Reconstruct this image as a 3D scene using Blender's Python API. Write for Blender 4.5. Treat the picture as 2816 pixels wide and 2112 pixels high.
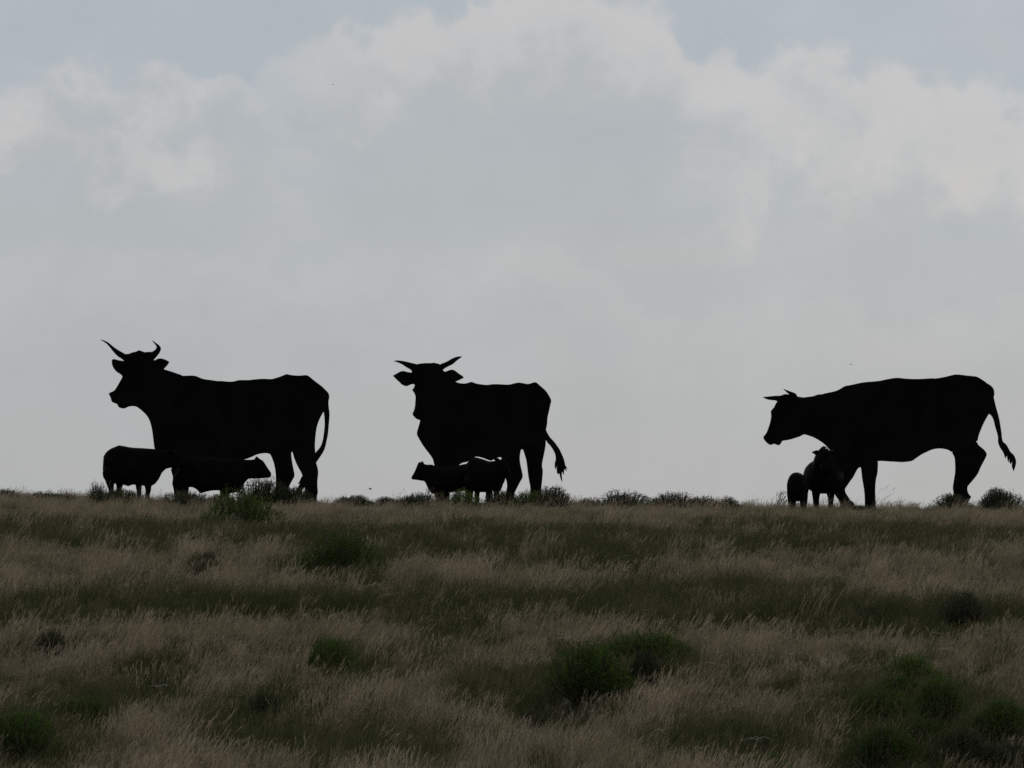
import bpy, bmesh, math, random
import numpy as np
from mathutils import Vector, Matrix
from mathutils.geometry import tessellate_polygon

for o in list(bpy.data.objects):
    bpy.data.objects.remove(o)
SC = bpy.context.scene
COL = SC.collection
R = math.radians
rng = random.Random(11)
nrg = np.random.default_rng(7)

# ------------------------------------------------------------------ camera
F = 12516.0                      # focal length of the long lens, in photo pixels (photo 2816 wide)
P = R(3.0)                       # camera tilted up a little
CZ = 1.6
cam = bpy.data.cameras.new('camera')
cam.sensor_width = 36.0
cam.lens = 36.0 * F / 2816.0
cam.clip_start = 0.5
cam.clip_end = 9000.0
camo = bpy.data.objects.new('camera', cam)
COL.objects.link(camo)
camo.location = (0, 0, CZ)
camo.rotation_euler = (R(90) + P, 0, 0)
SC.camera = camo

# ------------------------------------------------------------------ sky
SUN_EL, SUN_AZ = R(38), R(22)    # the veiled sun stands beyond the ridge, a little to the right
world = bpy.data.worlds.new('World')
SC.world = world
world.use_nodes = True
nt = world.node_tree
nt.nodes.clear()


class G:
    """small helper to write node maths"""
    def __init__(s, nt): s.nt = nt
    def node(s, t, **kw):
        n = s.nt.nodes.new(t)
        for k, v in kw.items(): setattr(n, k, v)
        return n
    def put(s, sock, v):
        if isinstance(v, (int, float, tuple)): sock.default_value = v
        else: s.nt.links.new(v, sock)
    def m(s, op, a, b=0.0, c=0.0, clamp=False):
        n = s.node('ShaderNodeMath', operation=op, use_clamp=clamp)
        s.put(n.inputs[0], a); s.put(n.inputs[1], b); s.put(n.inputs[2], c)
        return n.outputs[0]
    def mix(s, f, a, b):
        n = s.node('ShaderNodeMix', data_type='RGBA', clamp_factor=True)
        s.put(n.inputs['Factor'], f)
        s.put(n.inputs[6], a if not isinstance(a, tuple) else a + (1,))
        s.put(n.inputs[7], b if not isinstance(b, tuple) else b + (1,))
        return n.outputs[2]
    def smooth(s, x, a, b, lo=0.0, hi=1.0):
        n = s.node('ShaderNodeMapRange', interpolation_type='SMOOTHSTEP')
        s.put(n.inputs[0], x)
        for i, v in zip((1, 2, 3, 4), (a, b, lo, hi)): s.put(n.inputs[i], v)
        return n.outputs[0]
    def noise(s, vec, scale, detail=4.0, rough=0.55, off=None):
        if off:
            a = s.node('ShaderNodeVectorMath', operation='ADD')
            s.put(a.inputs[0], vec); a.inputs[1].default_value = off
            vec = a.outputs[0]
        n = s.node('ShaderNodeTexNoise')
        s.put(n.inputs['Vector'], vec)
        n.inputs['Scale'].default_value = scale
        n.inputs['Detail'].default_value = detail
        n.inputs['Roughness'].default_value = rough
        return s.m('SUBTRACT', n.outputs[0], 0.5)
    def curve(s, x, pts):
        n = s.node('ShaderNodeFloatCurve')
        c = n.mapping.curves[0]
        n.mapping.use_clip = False
        while len(c.points) < len(pts): c.points.new(0.5, 0.5)
        for p, (a, b) in zip(c.points, pts):
            p.location = (a, b)
        n.mapping.update()
        s.put(n.inputs['Value'], x)
        return n.outputs[0]


g = G(nt)
tc = g.node('ShaderNodeTexCoord').outputs['Generated']
sep = g.node('ShaderNodeSeparateXYZ')
nt.links.new(tc, sep.inputs[0])
K = F / 1408.0
az = g.m('ARCTAN2', sep.outputs[0], sep.outputs[1])
el = g.m('ARCSINE', sep.outputs[2])
u = g.m('MULTIPLY', az, K)                               # azimuth, 1 unit = 6.45 degrees
v = g.m('MULTIPLY', g.m('SUBTRACT', el, P), K)           # elevation in the same unit
dirk = g.node('ShaderNodeVectorMath', operation='SCALE')
nt.links.new(tc, dirk.inputs[0]); dirk.inputs['Scale'].default_value = K
D = dirk.outputs[0]

C_BLUE = (.390, .440, .486)
C_LIGHT = (.560, .545, .543)
C_SHADE = (.408, .440, .465)
C_HAZE = (.406, .418, .438)

wob = g.noise(D, 2.2, 5.0, .6)
wob2 = g.noise(D, 6.5, 6.0, .6, (3.1, 1.7, 5.2))
fine = g.noise(D, 13.0, 7.0, .66, (7.0, 2.0, 1.0))
bil = g.m('SUBTRACT', .22, g.m('ABSOLUTE', g.noise(D, 9.0, 3.0, .55, (0.6, 5.0, 3.0))))      # rounded puffs
bil2 = g.m('SUBTRACT', .2, g.m('ABSOLUTE', g.noise(D, 4.2, 2.0, .5, (2.6, 1.0, 7.0))))
flat = g.node('ShaderNodeVectorMath', operation='MULTIPLY')
nt.links.new(D, flat.inputs[0]); flat.inputs[1].default_value = (1.0, 1.0, 3.2)
streak = g.noise(flat.outputs[0], 1.5, 6.0, .58, (5.0, 2.0, 8.0))
soft = g.noise(D, 1.1, 3.0, .5, (1.3, 4.1, 0.4))


def bank(rows, a1, a2, a3, edge, light_d, deep_d, strength, col, bright=1.0):
    """one bank of cumulus: its top edge by azimuth (rows: photo px, px), bright rim, greyer body"""
    pts = [((x - 1408) / 1408 / 4 + .5, ((1056 - y) / 1408 + .3) / 1.3) for x, y in rows]
    x01 = g.m('ADD', g.m('MULTIPLY', u, .25), .5, clamp=True)
    top = g.m('SUBTRACT', g.m('MULTIPLY', g.curve(x01, pts), 1.3), .3)
    d = g.m('SUBTRACT', top, v)
    d = g.m('ADD', d, g.m('MULTIPLY', wob, a1))
    d = g.m('ADD', d, g.m('MULTIPLY', wob2, a2))
    puff = g.m('SUBTRACT', g.m('ADD', g.m('MULTIPLY', bil, .20), g.m('MULTIPLY', bil2, .22)), .062)
    d = g.m('ADD', d, puff)
    de = g.m('ADD', d, g.m('MULTIPLY', fine, a3 * 2.4))
    alpha = g.m('MULTIPLY', g.smooth(de, 0.0, edge), strength)
    body = g.m('ADD', g.m('ADD', d, g.m('MULTIPLY', wob2, .40)), g.m('ADD', g.m('MULTIPLY', fine, .16), g.m('MULTIPLY', bil, -.34)))
    lit = g.m('MULTIPLY', g.smooth(body, light_d, deep_d, 1.0, 0.0), bright)
    c = g.mix(lit, C_SHADE, C_LIGHT)
    return g.mix(alpha, col, c)


# thin veil over the clear parts
col = g.mix(g.smooth(g.m('ADD', soft, g.m('MULTIPLY', wob2, .35)), -.12, .22, 0.0, .34), C_BLUE, C_LIGHT)
# high cumulus, centre and right
fade_c = g.smooth(u, -.66, -.24)
col = bank([(-1400, 900), (300, 500), (620, 310), (720, 170), (810, 85), (920, 45), (1150, 5), (1400, -60), (1650, -70),
            (1840, -20), (1905, 70), (2000, 105), (2110, 160), (2150, 110), (2260, 95), (2360, 140), (2480, 160),
            (2620, 190), (2720, 225), (2860, 280), (3300, 300), (4200, 200)],
           .06, .06, .035, .06, .0, .24, g.m('MULTIPLY', fade_c, .85), col, .85)
# right cloud's nearer lobes
col = bank([(-1400, 1200), (1500, 900), (1800, 520), (1930, 330), (2060, 350), (2150, 260), (2300, 290), (2450, 310),
            (2600, 330), (2860, 380), (4200, 400)],
           .10, .11, .04, .12, .0, .20, g.m('MULTIPLY', g.smooth(u, .22, .5), .75), col, .9)
# left cumulus
fade_l = g.smooth(u, -.30, -.62)
col = bank([(-1400, 320), (-200, 330), (20, 240), (120, 205), (230, 172), (330, 195), (430, 170), (560, 190),
            (660, 225), (720, 285), (840, 340), (980, 420), (1200, 450), (4200, 500)],
           .05, .06, .032, .045, -.02, .10, g.m('MULTIPLY', fade_l, .76), col, .8)
col = bank([(-1400, 420), (-100, 330), (60, 290), (140, 310), (250, 350), (430, 330), (560, 350), (700, 420),
            (900, 520), (1200, 600), (4200, 900)],
           .06, .075, .035, .07, -.02, .10, g.m('MULTIPLY', fade_l, .65), col, .9)
# low, soft bank along the middle of the sky
col = bank([(-1400, 700), (0, 690), (300, 655), (560, 670), (760, 700), (900, 660), (1150, 690), (1420, 650),
            (1700, 720), (1950, 790), (2200, 760), (2450, 830), (2860, 800), (4200, 760)],
           .14, .12, .04, .07, .0, .20, .42, col, .55)
# the air thickens to a pale grey near the horizon
col = g.mix(g.smooth(streak, .02, .22, 0.0, .62), col, (.380, .418, .462))
col = g.mix(g.m('MULTIPLY', g.smooth(streak, -.02, -.24, 0.0, .55), g.smooth(v, .75, .45)), col, (.470, .470, .474))
low = g.smooth(v, -.28, .36, .80, .0)
col = g.mix(low, col, C_HAZE)
mott = g.m('ADD', g.noise(D, 2.6, 5.0, .58, (9.0, 3.3, 2.2)), g.m('MULTIPLY', g.noise(D, 7.5, 5.0, .6, (2.0, 8.3, 6.2)), .45))
colv = g.node('ShaderNodeVectorMath', operation='SCALE')
nt.links.new(col, colv.inputs[0])
nt.links.new(g.m('ADD', 10.0, g.m('MULTIPLY', mott, 1.5)), colv.inputs['Scale'])

sky = g.node('ShaderNodeTexSky', sky_type='NISHITA')
sky.sun_disc = False
sky.sun_elevation = SUN_EL
sky.sun_rotation = SUN_AZ
sky.air_density = 1.0
sky.dust_density = 2.0
col = g.mix(.93, sky.outputs[0], colv.outputs[0])
bg = g.node('ShaderNodeBackground')
nt.links.new(col, bg.inputs[0])
bg.inputs[1].default_value = 0.1
out = g.node('ShaderNodeOutputWorld')
nt.links.new(bg.outputs[0], out.inputs[0])

# ------------------------------------------------------------------ sun behind thin cloud
sl = bpy.data.lights.new('sun', 'SUN')
sl.energy = 1.5
sl.angle = R(9)
sl.color = (1.0, .95, .87)
so = bpy.data.objects.new('sun', sl)
COL.objects.link(so)
sd = Vector((math.sin(SUN_AZ) * math.cos(SUN_EL), math.cos(SUN_AZ) * math.cos(SUN_EL), math.sin(SUN_EL)))
so.rotation_euler = sd.to_track_quat('Z', 'Y').to_euler()
so.location = (0, 60, 60)

SC.view_settings.view_transform = 'Standard'
SC.view_settings.look = 'None'
SC.view_settings.exposure = 0.0
SC.view_settings.gamma = 1.0
SC.view_settings.use_curve_mapping = False
SC.render.engine = 'CYCLES'
SC.cycles.max_bounces = 6
SC.cycles.transparent_max_bounces = 4
SC.cycles.use_denoising = False
SC.render.filter_size = 1.7


# ------------------------------------------------------------------ helpers
def tag(o, label=None, cat=None, group=None, kind=None):
    if label: o['label'] = label
    if cat: o['category'] = cat
    if group: o['group'] = group
    if kind: o['kind'] = kind
    return o


def link(name, me, mat=None, parent=None):
    o = bpy.data.objects.new(name, me)
    COL.objects.link(o)
    if mat is not None and me is not None and len(me.materials) == 0: me.materials.append(mat)
    if parent is not None: o.parent = parent
    return o


def empty(name, loc):
    o = bpy.data.objects.new(name, None)
    COL.objects.link(o)
    o.location = loc
    o.empty_display_size = .2
    return o


def mesh(name, V, Fc, smooth=False):
    me = bpy.data.meshes.new(name)
    me.from_pydata([tuple(p) for p in V], [], [tuple(f) for f in Fc])
    if smooth: me.shade_smooth()
    me.update()
    return me


class MB:
    """collects vertices and faces"""
    def __init__(s): s.V, s.F = [], []
    def add(s, V, Fc):
        n = len(s.V)
        s.V += [tuple(p) for p in V]
        s.F += [tuple(i + n for i in f) for f in Fc]
    def rings(s, rs, cap=True):
        n = len(s.V); k = len(rs[0])
        for r in rs: s.V += [tuple(p) for p in r]
        for i in range(len(rs) - 1):
            for j in range(k):
                a, b = n + i * k + j, n + i * k + (j + 1) % k
                s.F.append((a, b, b + k, a + k))
        if cap:
            s.F.append(tuple(n + j for j in reversed(range(k))))
            s.F.append(tuple(n + (len(rs) - 1) * k + j for j in range(k)))
    def tube(s, pts, rad, k=8, flat=1.0):
        """tapering tube along points; flat < 1 squeezes it sideways (world y)"""
        pts = [Vector(p) for p in pts]
        rs = []
        for i, p in enumerate(pts):
            t = (pts[min(i + 1, len(pts) - 1)] - pts[max(i - 1, 0)]).normalized()
            ref = Vector((0, 1, 0)) if abs(t.y) < .9 else Vector((1, 0, 0))
            a = t.cross(ref).normalized(); b = a.cross(t).normalized()
            r = rad[i] if isinstance(rad, (list, tuple)) else rad
            rv, rl = r if isinstance(r, tuple) else (r, r * flat)
            rs.append([p + a * rv * math.cos(2 * math.pi * j / k) + b * rl * math.sin(2 * math.pi * j / k) for j in range(k)])
        s.rings(rs)
    def build(s, name, smooth=False): return mesh(name, s.V, s.F, smooth)


def at(px, py, Y):
    """the point of the plane y = Y that lies on the line of sight through a photo pixel"""
    uu, vv = (px - 1408) / F, -(py - 1056) / F
    dy, dz = math.cos(P) - vv * math.sin(P), math.sin(P) + vv * math.cos(P)
    t = Y / dy
    return Vector((uu * t, Y, CZ + t * dz))


# ------------------------------------------------------------------ materials
def mat(name):
    m = bpy.data.materials.new(name)
    m.use_nodes = True
    m.node_tree.nodes.clear()
    return m, G(m.node_tree)


def finish(g, bsdf):
    o = g.node('ShaderNodeOutputMaterial')
    g.nt.links.new(bsdf, o.inputs[0])


def principled(g, col, rough=.6, spec=.3, bump=None, sheen=0):
    b = g.node('ShaderNodeBsdfPrincipled')
    g.put(b.inputs['Base Color'], col if not isinstance(col, tuple) else col + (1,))
    g.put(b.inputs['Roughness'], rough)
    b.inputs['Specular IOR Level'].default_value = spec
    if sheen:
        b.inputs['Sheen Weight'].default_value = sheen
        b.inputs['Sheen Roughness'].default_value = .35
    if bump is not None:
        n = g.node('ShaderNodeBump'); n.inputs['Strength'].default_value = .4; n.inputs['Distance'].default_value = .02
        g.nt.links.new(bump, n.inputs['Height']); g.nt.links.new(n.outputs[0], b.inputs['Normal'])
    return b.outputs[0]


def simple(name, c0, c1, scale, rough=.6, spec=.3, sheen=0):
    m, g = mat(name)
    pos = g.node('ShaderNodeTexCoord').outputs['Object']
    n = g.noise(pos, scale, 5.0, .6)
    finish(g, principled(g, g.mix(g.smooth(n, -.2, .2), c0, c1), rough, spec, n, sheen))
    return m


def leafmat(name, cols, trans=.35, world_scale=.6, dryness=None):
    """thin plant matter: part of the light goes through; each tuft has its own tone"""
    m, g = mat(name)
    oi = g.node('ShaderNodeObjectInfo').outputs['Random']
    pos = g.node('ShaderNodeNewGeometry').outputs['Position']
    w = g.noise(pos, world_scale, 3.0, .6)
    f = g.noise(pos, 9.0, 2.0, .6, (4.0, 1.0, 2.0))
    x = g.m('ADD', g.m('MULTIPLY', oi, .55), g.m('ADD', g.m('MULTIPLY', w, .9), g.m('ADD', g.m('MULTIPLY', f, .5), .22)), clamp=True)
    r = g.node('ShaderNodeValToRGB')
    e = r.color_ramp.elements
    while len(e) < len(cols): e.new(.5)
    for i, c in enumerate(cols):
        e[i].position = i / (len(cols) - 1); e[i].color = c + (1,)
    g.nt.links.new(x, r.inputs[0])
    d = g.node('ShaderNodeBsdfDiffuse'); g.nt.links.new(r.outputs[0], d.inputs[0])
    t = g.node('ShaderNodeBsdfTranslucent'); g.nt.links.new(r.outputs[0], t.inputs[0])
    mx = g.node('ShaderNodeMixShader'); mx.inputs[0].default_value = trans
    g.nt.links.new(d.outputs[0], mx.inputs[1]); g.nt.links.new(t.outputs[0], mx.inputs[2])
    finish(g, mx.outputs[0])
    return m


def dark(name, c0, c1, scale, gloss, rough):
    """matt black with a trace of gloss"""
    m, g = mat(name)
    pos = g.node('ShaderNodeTexCoord').outputs['Object']
    n = g.noise(pos, scale, 5.0, .6)
    d = g.node('ShaderNodeBsdfDiffuse'); g.nt.links.new(g.mix(g.smooth(n, -.2, .2), c0, c1), d.inputs[0])
    s = g.node('ShaderNodeBsdfGlossy'); s.inputs[0].default_value = (.9, .9, .9, 1); s.inputs['Roughness'].default_value = rough
    lw = g.node('ShaderNodeLayerWeight'); lw.inputs[0].default_value = .5
    mx = g.node('ShaderNodeMixShader')
    g.put(mx.inputs[0], g.m('MULTIPLY', g.m('POWER', lw.outputs['Facing'], 4.0), gloss))
    g.nt.links.new(d.outputs[0], mx.inputs[1]); g.nt.links.new(s.outputs[0], mx.inputs[2])
    finish(g, mx.outputs[0])
    return m


M_PANEL = dark('black_painted_plate', (.0045, .0045, .0046), (.0085, .0083, .008), 1.3, .004, .5)
M_STEEL = simple('dark_steel_pipe', (.03, .028, .026), (.06, .05, .04), 4.0, .6, .4)
M_COAT = dark('black_cattle_coat', (.0042, .0040, .0039), (.0070, .0064, .0058), 5.0, .08, .24)
M_CALF = dark('dark_calf_coat', (.0055, .0052, .005), (.009, .008, .0075), 5.0, .06, .25)
M_SOIL = None
m, g2 = mat('dry_soil')
pos = g2.node('ShaderNodeNewGeometry').outputs['Position']
n1 = g2.noise(pos, .8, 5.0, .6); n2 = g2.noise(pos, 12.0, 5.0, .65)
c = g2.mix(g2.smooth(n1, -.2, .2), (.052, .046, .031), (.090, .075, .053))
c = g2.mix(g2.smooth(n2, -.1, .2, 0, .5), c, (.032, .03, .02))
finish(g2, principled(g2, c, .95, .05, n2))
M_SOIL = m
M_DRY = leafmat('dry_grass', [(.080, .075, .038), (.158, .135, .082), (.256, .205, .138), (.348, .278, .196), (.43, .348, .255)], .34, .9)
M_GREEN = leafmat('green_grass', [(.034, .040, .016), (.058, .062, .027), (.092, .088, .045), (.16, .138, .083)], .30, .5)
M_STRAW = leafmat('bleached_straw', [(.42, .38, .30), (.6, .55, .45)], .1, 1.0)
M_SHRUB = leafmat('shrub_green', [(.020, .037, .008), (.038, .067, .013), (.066, .104, .022), (.105, .140, .042)], .40, 2.5)
M_SAGE = leafmat('sage_grey_green', [(.020, .027, .014), (.034, .042, .022), (.054, .062, .034), (.08, .085, .052)], .25, 2.5)
M_TWIG = simple('dead_twig', (.055, .042, .03), (.10, .08, .06), 20, .9, .1)
M_BIRD = simple('dark_feathers', (.012, .011, .011), (.03, .026, .022), 30, .7, .2)

# ------------------------------------------------------------------ ground
YR, SR, CR = 120.0, .0270, .000763
ZR = CZ + YR * math.tan(P - math.atan((1411 - 1056) / F))


def ground(x, y):
    """height of the hillside: flat by the camera, rising to a ridge 117 m out, falling away behind it"""
    x = np.asarray(x, float); y = np.asarray(y, float)
    q = lambda yy: ZR + SR * (yy - YR) - CR * (yy - YR) ** 2
    sl_ = lambda yy: SR - 2 * CR * (yy - YR)
    y0, y1 = 52., 165.
    t = np.clip(y / y0, 0, 1)
    near = (-2 * t ** 3 + 3 * t ** 2) * q(y0) + (t ** 3 - t ** 2) * sl_(y0) * y0
    far = np.maximum(q(y1) + sl_(y1) * (y - y1), -9.)
    z = np.where(y < 0, 0., np.where(y < y0, near, np.where(y < y1, q(y), far)))
    tilt = np.interp(x, [-40, -20, -13.5, -10.8, -7.8, -3.9, 0, 3.8, 6.6, 10.5, 13.5, 20, 40],
                     [.5, .38, .28, .20, .06, .03, .0, .0, -.05, -.07, -.02, 0, .1])
    r = np.clip((y - 66) / 45, 0, 1); r = r * r * (3 - 2 * r)
    r2 = 1 - np.clip((y - 150) / 40, 0, 1)
    b = (.05 * np.sin(x * .9 + y * .35 + 1) + .04 * np.sin(x * .47 - y * .8 + 2) + .035 * np.sin(x * 1.7 + y * 1.1)
         + .05 * np.sin(x * .23 + y * .5 + .7))
    b = b + .16 * np.exp(-((y - 67.2 - .25 * np.sin(x * .6)) / 1.6) ** 2) - .10 * np.exp(-((y - 71) / 2.0) ** 2)
    fade = np.clip((y - 20) / 25, 0, 1) * np.where(y > 105, .5, 1.) * (1 - np.clip((np.abs(x) - 60) / 40, 0, 1))
    return z + tilt * r * r2 + b * fade


def gz(x, y): return float(ground(x, y))


xs = np.unique(np.concatenate([np.linspace(-4000, -300, 12), np.linspace(-300, -60, 14), np.linspace(-60, -24, 25),
                               np.linspace(-24, 24, 121), np.linspace(24, 60, 25), np.linspace(60, 300, 14), np.linspace(300, 4000, 12)]))
ys = np.unique(np.concatenate([np.linspace(-400, 0, 8), np.linspace(0, 44, 30), np.linspace(44, 130, 230),
                               np.linspace(130, 200, 40), np.linspace(200, 4500, 20)]))
XX, YY = np.meshgrid(xs, ys)
ZZ = ground(XX, YY)
nx, ny = len(xs), len(ys)
V = np.stack([XX.ravel(), YY.ravel(), ZZ.ravel()], 1)
idx = np.arange(nx * ny).reshape(ny, nx)
Q = np.stack([idx[:-1, :-1].ravel(), idx[:-1, 1:].ravel(), idx[1:, 1:].ravel(), idx[1:, :-1].ravel()], 1)
tag(link('ground', mesh('ground', V.tolist(), Q.tolist(), True), M_SOIL), kind='structure',
    label='dry prairie hillside rising to the ridge')

# ------------------------------------------------------------------ three giant flat cow cut-outs on the ridge
def area(p): return sum(p[i][0] * p[i - 1][1] - p[i - 1][0] * p[i][1] for i in range(len(p))) / 2


def soften(p):
    """take the facets off gentle corners of a cut outline, leave sharp ones"""
    o = []
    n = len(p)
    for i in range(n):
        a, b, c = Vector(p[i - 1]), Vector(p[i]), Vector(p[(i + 1) % n])
        if (b - a).length < 1e-6 or (c - b).length < 1e-6: o.append(tuple(b)); continue
        if (b - a).angle(c - b) < R(62) and (b - a).length > .03 and (c - b).length > .03:
            o += [tuple(b + (a - b) * .25), tuple(b + (c - b) * .25)]
        else: o.append(tuple(b))
    return o


def plate(name, pts, y0, y1, mat_, parent, soft=True):
    """a sheet of the given outline (x, z) from y0 to y1"""
    if soft: pts = soften(pts)
    q = []
    for p in pts:
        if not q or (Vector(p) - Vector(q[-1])).length > 1e-4: q.append(p)
    pts = q
    n = len(pts)
    tri = tessellate_polygon([[Vector((x, z, 0)) for x, z in pts]])
    V = [(x, y0, z) for x, z in pts] + [(x, y1, z) for x, z in pts]
    s = area(pts) > 0
    Fc = []
    for t in tri:
        a, b, c = t
        Fc += [(a, b, c), (c + n, b + n, a + n)]
    Fc += [(i, (i + 1) % n, (i + 1) % n + n, i + n) for i in range(n)]
    me = bpy.data.meshes.new(name)
    me.from_pydata(V, [], Fc)
    bm = bmesh.new(); bm.from_mesh(me)
    bmesh.ops.recalc_face_normals(bm, faces=bm.faces)
    bm.to_mesh(me); bm.free()
    return link(name, me, mat_, parent)


def cutout(name, label, Y, org, k, outline, parts, extra, legs):
    """outline in drawing units (origin org, k units per pixel); parts: (name, first point, last point, inner points)"""
    conv = lambda p: at(org[0] + p[0] / k, org[1] + p[1] / k, Y)
    cx = sum(conv(p).x for p in outline) / len(outline)
    root = empty(name, (cx, Y, gz(cx, Y)))
    tag(root, label, 'cow cutout', 'giant black cow cutouts standing along the ridge')
    loc = lambda p: (lambda w: (w.x - root.location.x, w.z - root.location.z))(conv(p))
    drop = set()
    for pn, a, b, inner in parts:
        i, j = outline.index(a), outline.index(b)
        seg = outline[i:j + 1] if i < j else outline[i:] + outline[:j + 1]
        drop |= set(seg[1:-1])
        plate(pn, [loc(p) for p in seg + list(inner)], -.022, .022, M_PANEL, root)
    plate('body_plate', [loc(p) for p in outline if p not in drop], -.03, .03, M_PANEL, root)
    for pn, pts in extra:
        plate(pn, [loc(p) for p in pts], -.026, .024, M_PANEL, root)
    # pipe posts and raking struts behind the legs hold the sheet up
    for px, py in legs:
        x, z = loc((px, py))
        zg = gz(root.location.x + x, Y) - root.location.z
        mb = MB(); mb.tube([(x, .085, zg - .5), (x, .085, z)], .05, 8)
        post = link('support_post', mb.build('support_post'), M_STEEL, root)
        mb = MB()
        zb = gz(root.location.x + x, Y + 1.9) - root.location.z
        mb.tube([(x, .10, z - .35), (x, 1.9, zb - .3)], .035, 8)
        link('strut', mb.build('strut'), M_STEEL, root)
    return root


C1 = [(78,108),(110,112),(150,130),(190,165),(240,200),(300,232),(330,232),(350,222),(375,215),(395,212),(412,200),(430,203),(450,210),
      (470,218),(490,214),(530,214),(555,200),(568,185),(572,170),(560,150),(540,128),(530,115),(545,120),(570,140),(590,152),(608,175),
      (608,195),(595,225),(575,250),(540,290),(560,285),(580,273),(610,270),(640,278),(665,290),(682,300),(665,330),(635,360),(640,368),
      (660,372),(700,385),(750,402),(780,412),(800,423),(840,420),(890,420),(915,424),(950,440),(985,452),(1040,458),(1100,468),(1130,466),
      (1180,472),(1230,473),(1260,466),(1290,458),(1370,460),(1430,452),(1500,447),(1570,452),(1610,440),(1650,428),(1680,415),(1700,406),
      (1730,414),(1780,420),(1830,420),(1870,414),(1900,428),(1930,455),(1970,485),(2010,515),(2040,545),(2068,575),(2072,610),(2064,640),
      (2050,690),(2020,735),(1990,790),(1970,840),(1958,890),(1950,960),(1946,1030),(1950,1085),(1955,1165),(1975,1240),(1975,1280),
      (1968,1330),(1968,1390),(1974,1430),(1962,1475),(1960,1600),(1865,1600),(1862,1460),(1858,1380),(1838,1280),(1800,1215),(1770,1150),
      (1752,1085),(1742,1085),(1740,1105),(1750,1180),(1762,1240),(1772,1290),(1750,1330),(1728,1370),(1712,1420),(1705,1470),(1700,1600),
      (1600,1600),(1600,1440),(1605,1390),(1608,1330),(1605,1260),(1595,1200),(1580,1150),(1562,1110),(1550,1098),(1520,1093),(1480,1096),
      (1440,1106),(1400,1125),(1350,1145),(1250,1172),(1120,1195),(1000,1200),(900,1205),(860,1290),(850,1400),(840,1600),(730,1600),
      (725,1460),(718,1400),(705,1360),(715,1310),(705,1270),(692,1230),(660,1190),(610,1130),(570,1085),(552,1050),(548,1020),(540,950),
      (530,880),(515,820),(490,770),(450,730),(410,698),(385,686),(350,685),(320,692),(295,705),(270,706),(240,695),(228,665),(190,655),
      (178,640),(172,610),(155,580),(160,570),(205,552),(225,520),(248,480),(265,450),(275,430),(262,410),(225,390),(200,360),(185,330),
      (180,290),(190,276),(215,278),(245,288),(285,292),(270,275),(235,255),(200,220),(170,180),(140,145),(110,125)]
cutout('cow_cutout', 'giant black cow cutout with one straight and one hooked horn, facing left', 119.6, (250, 900), 3.16, C1,
       [('horn', (285,292), (300,232), [(330,270)]), ('horn', (530,214), (540,290), [(505,250)]),
        ('ear', (540,290), (640,368), [(560,350), (530,320)]), ('ear', (275,430), (285,292), [(320,320), (320,400)]),
        ('hind_leg', (1955,1165), (1752,1085), [(1820,1060), (1900,1080)]), ('hind_leg', (1742,1085), (1562,1110), [(1640,1050)]),
        ('foreleg', (900,1205), (692,1230), [(760,1150), (830,1150)])],
       [('tail', [(2040,600),(2072,610),(2064,640),(2066,690),(2074,740),(2072,800),(2066,860),(2062,920),(2050,980),(2035,1050),(2010,1100),
                  (1975,1150),(1955,1180),(1930,1210),(1925,1150),(1950,1090),(1975,1065),(2000,1030),(2015,985),(2025,920),(2032,850),(2030,790),
                  (2024,735),(2000,690)]),
        ('tail_tuft', [(1855,1260),(1840,1285),(1826,1310),(1812,1340),(1797,1366),(1818,1358),(1800,1385),(1788,1415),(1784,1465),(1800,1458),
                       (1812,1425),(1826,1440),(1840,1405),(1862,1388),(1885,1330),(1890,1270)])],
       [(1912,1080), (1655,1060), (785,1120)])

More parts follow.
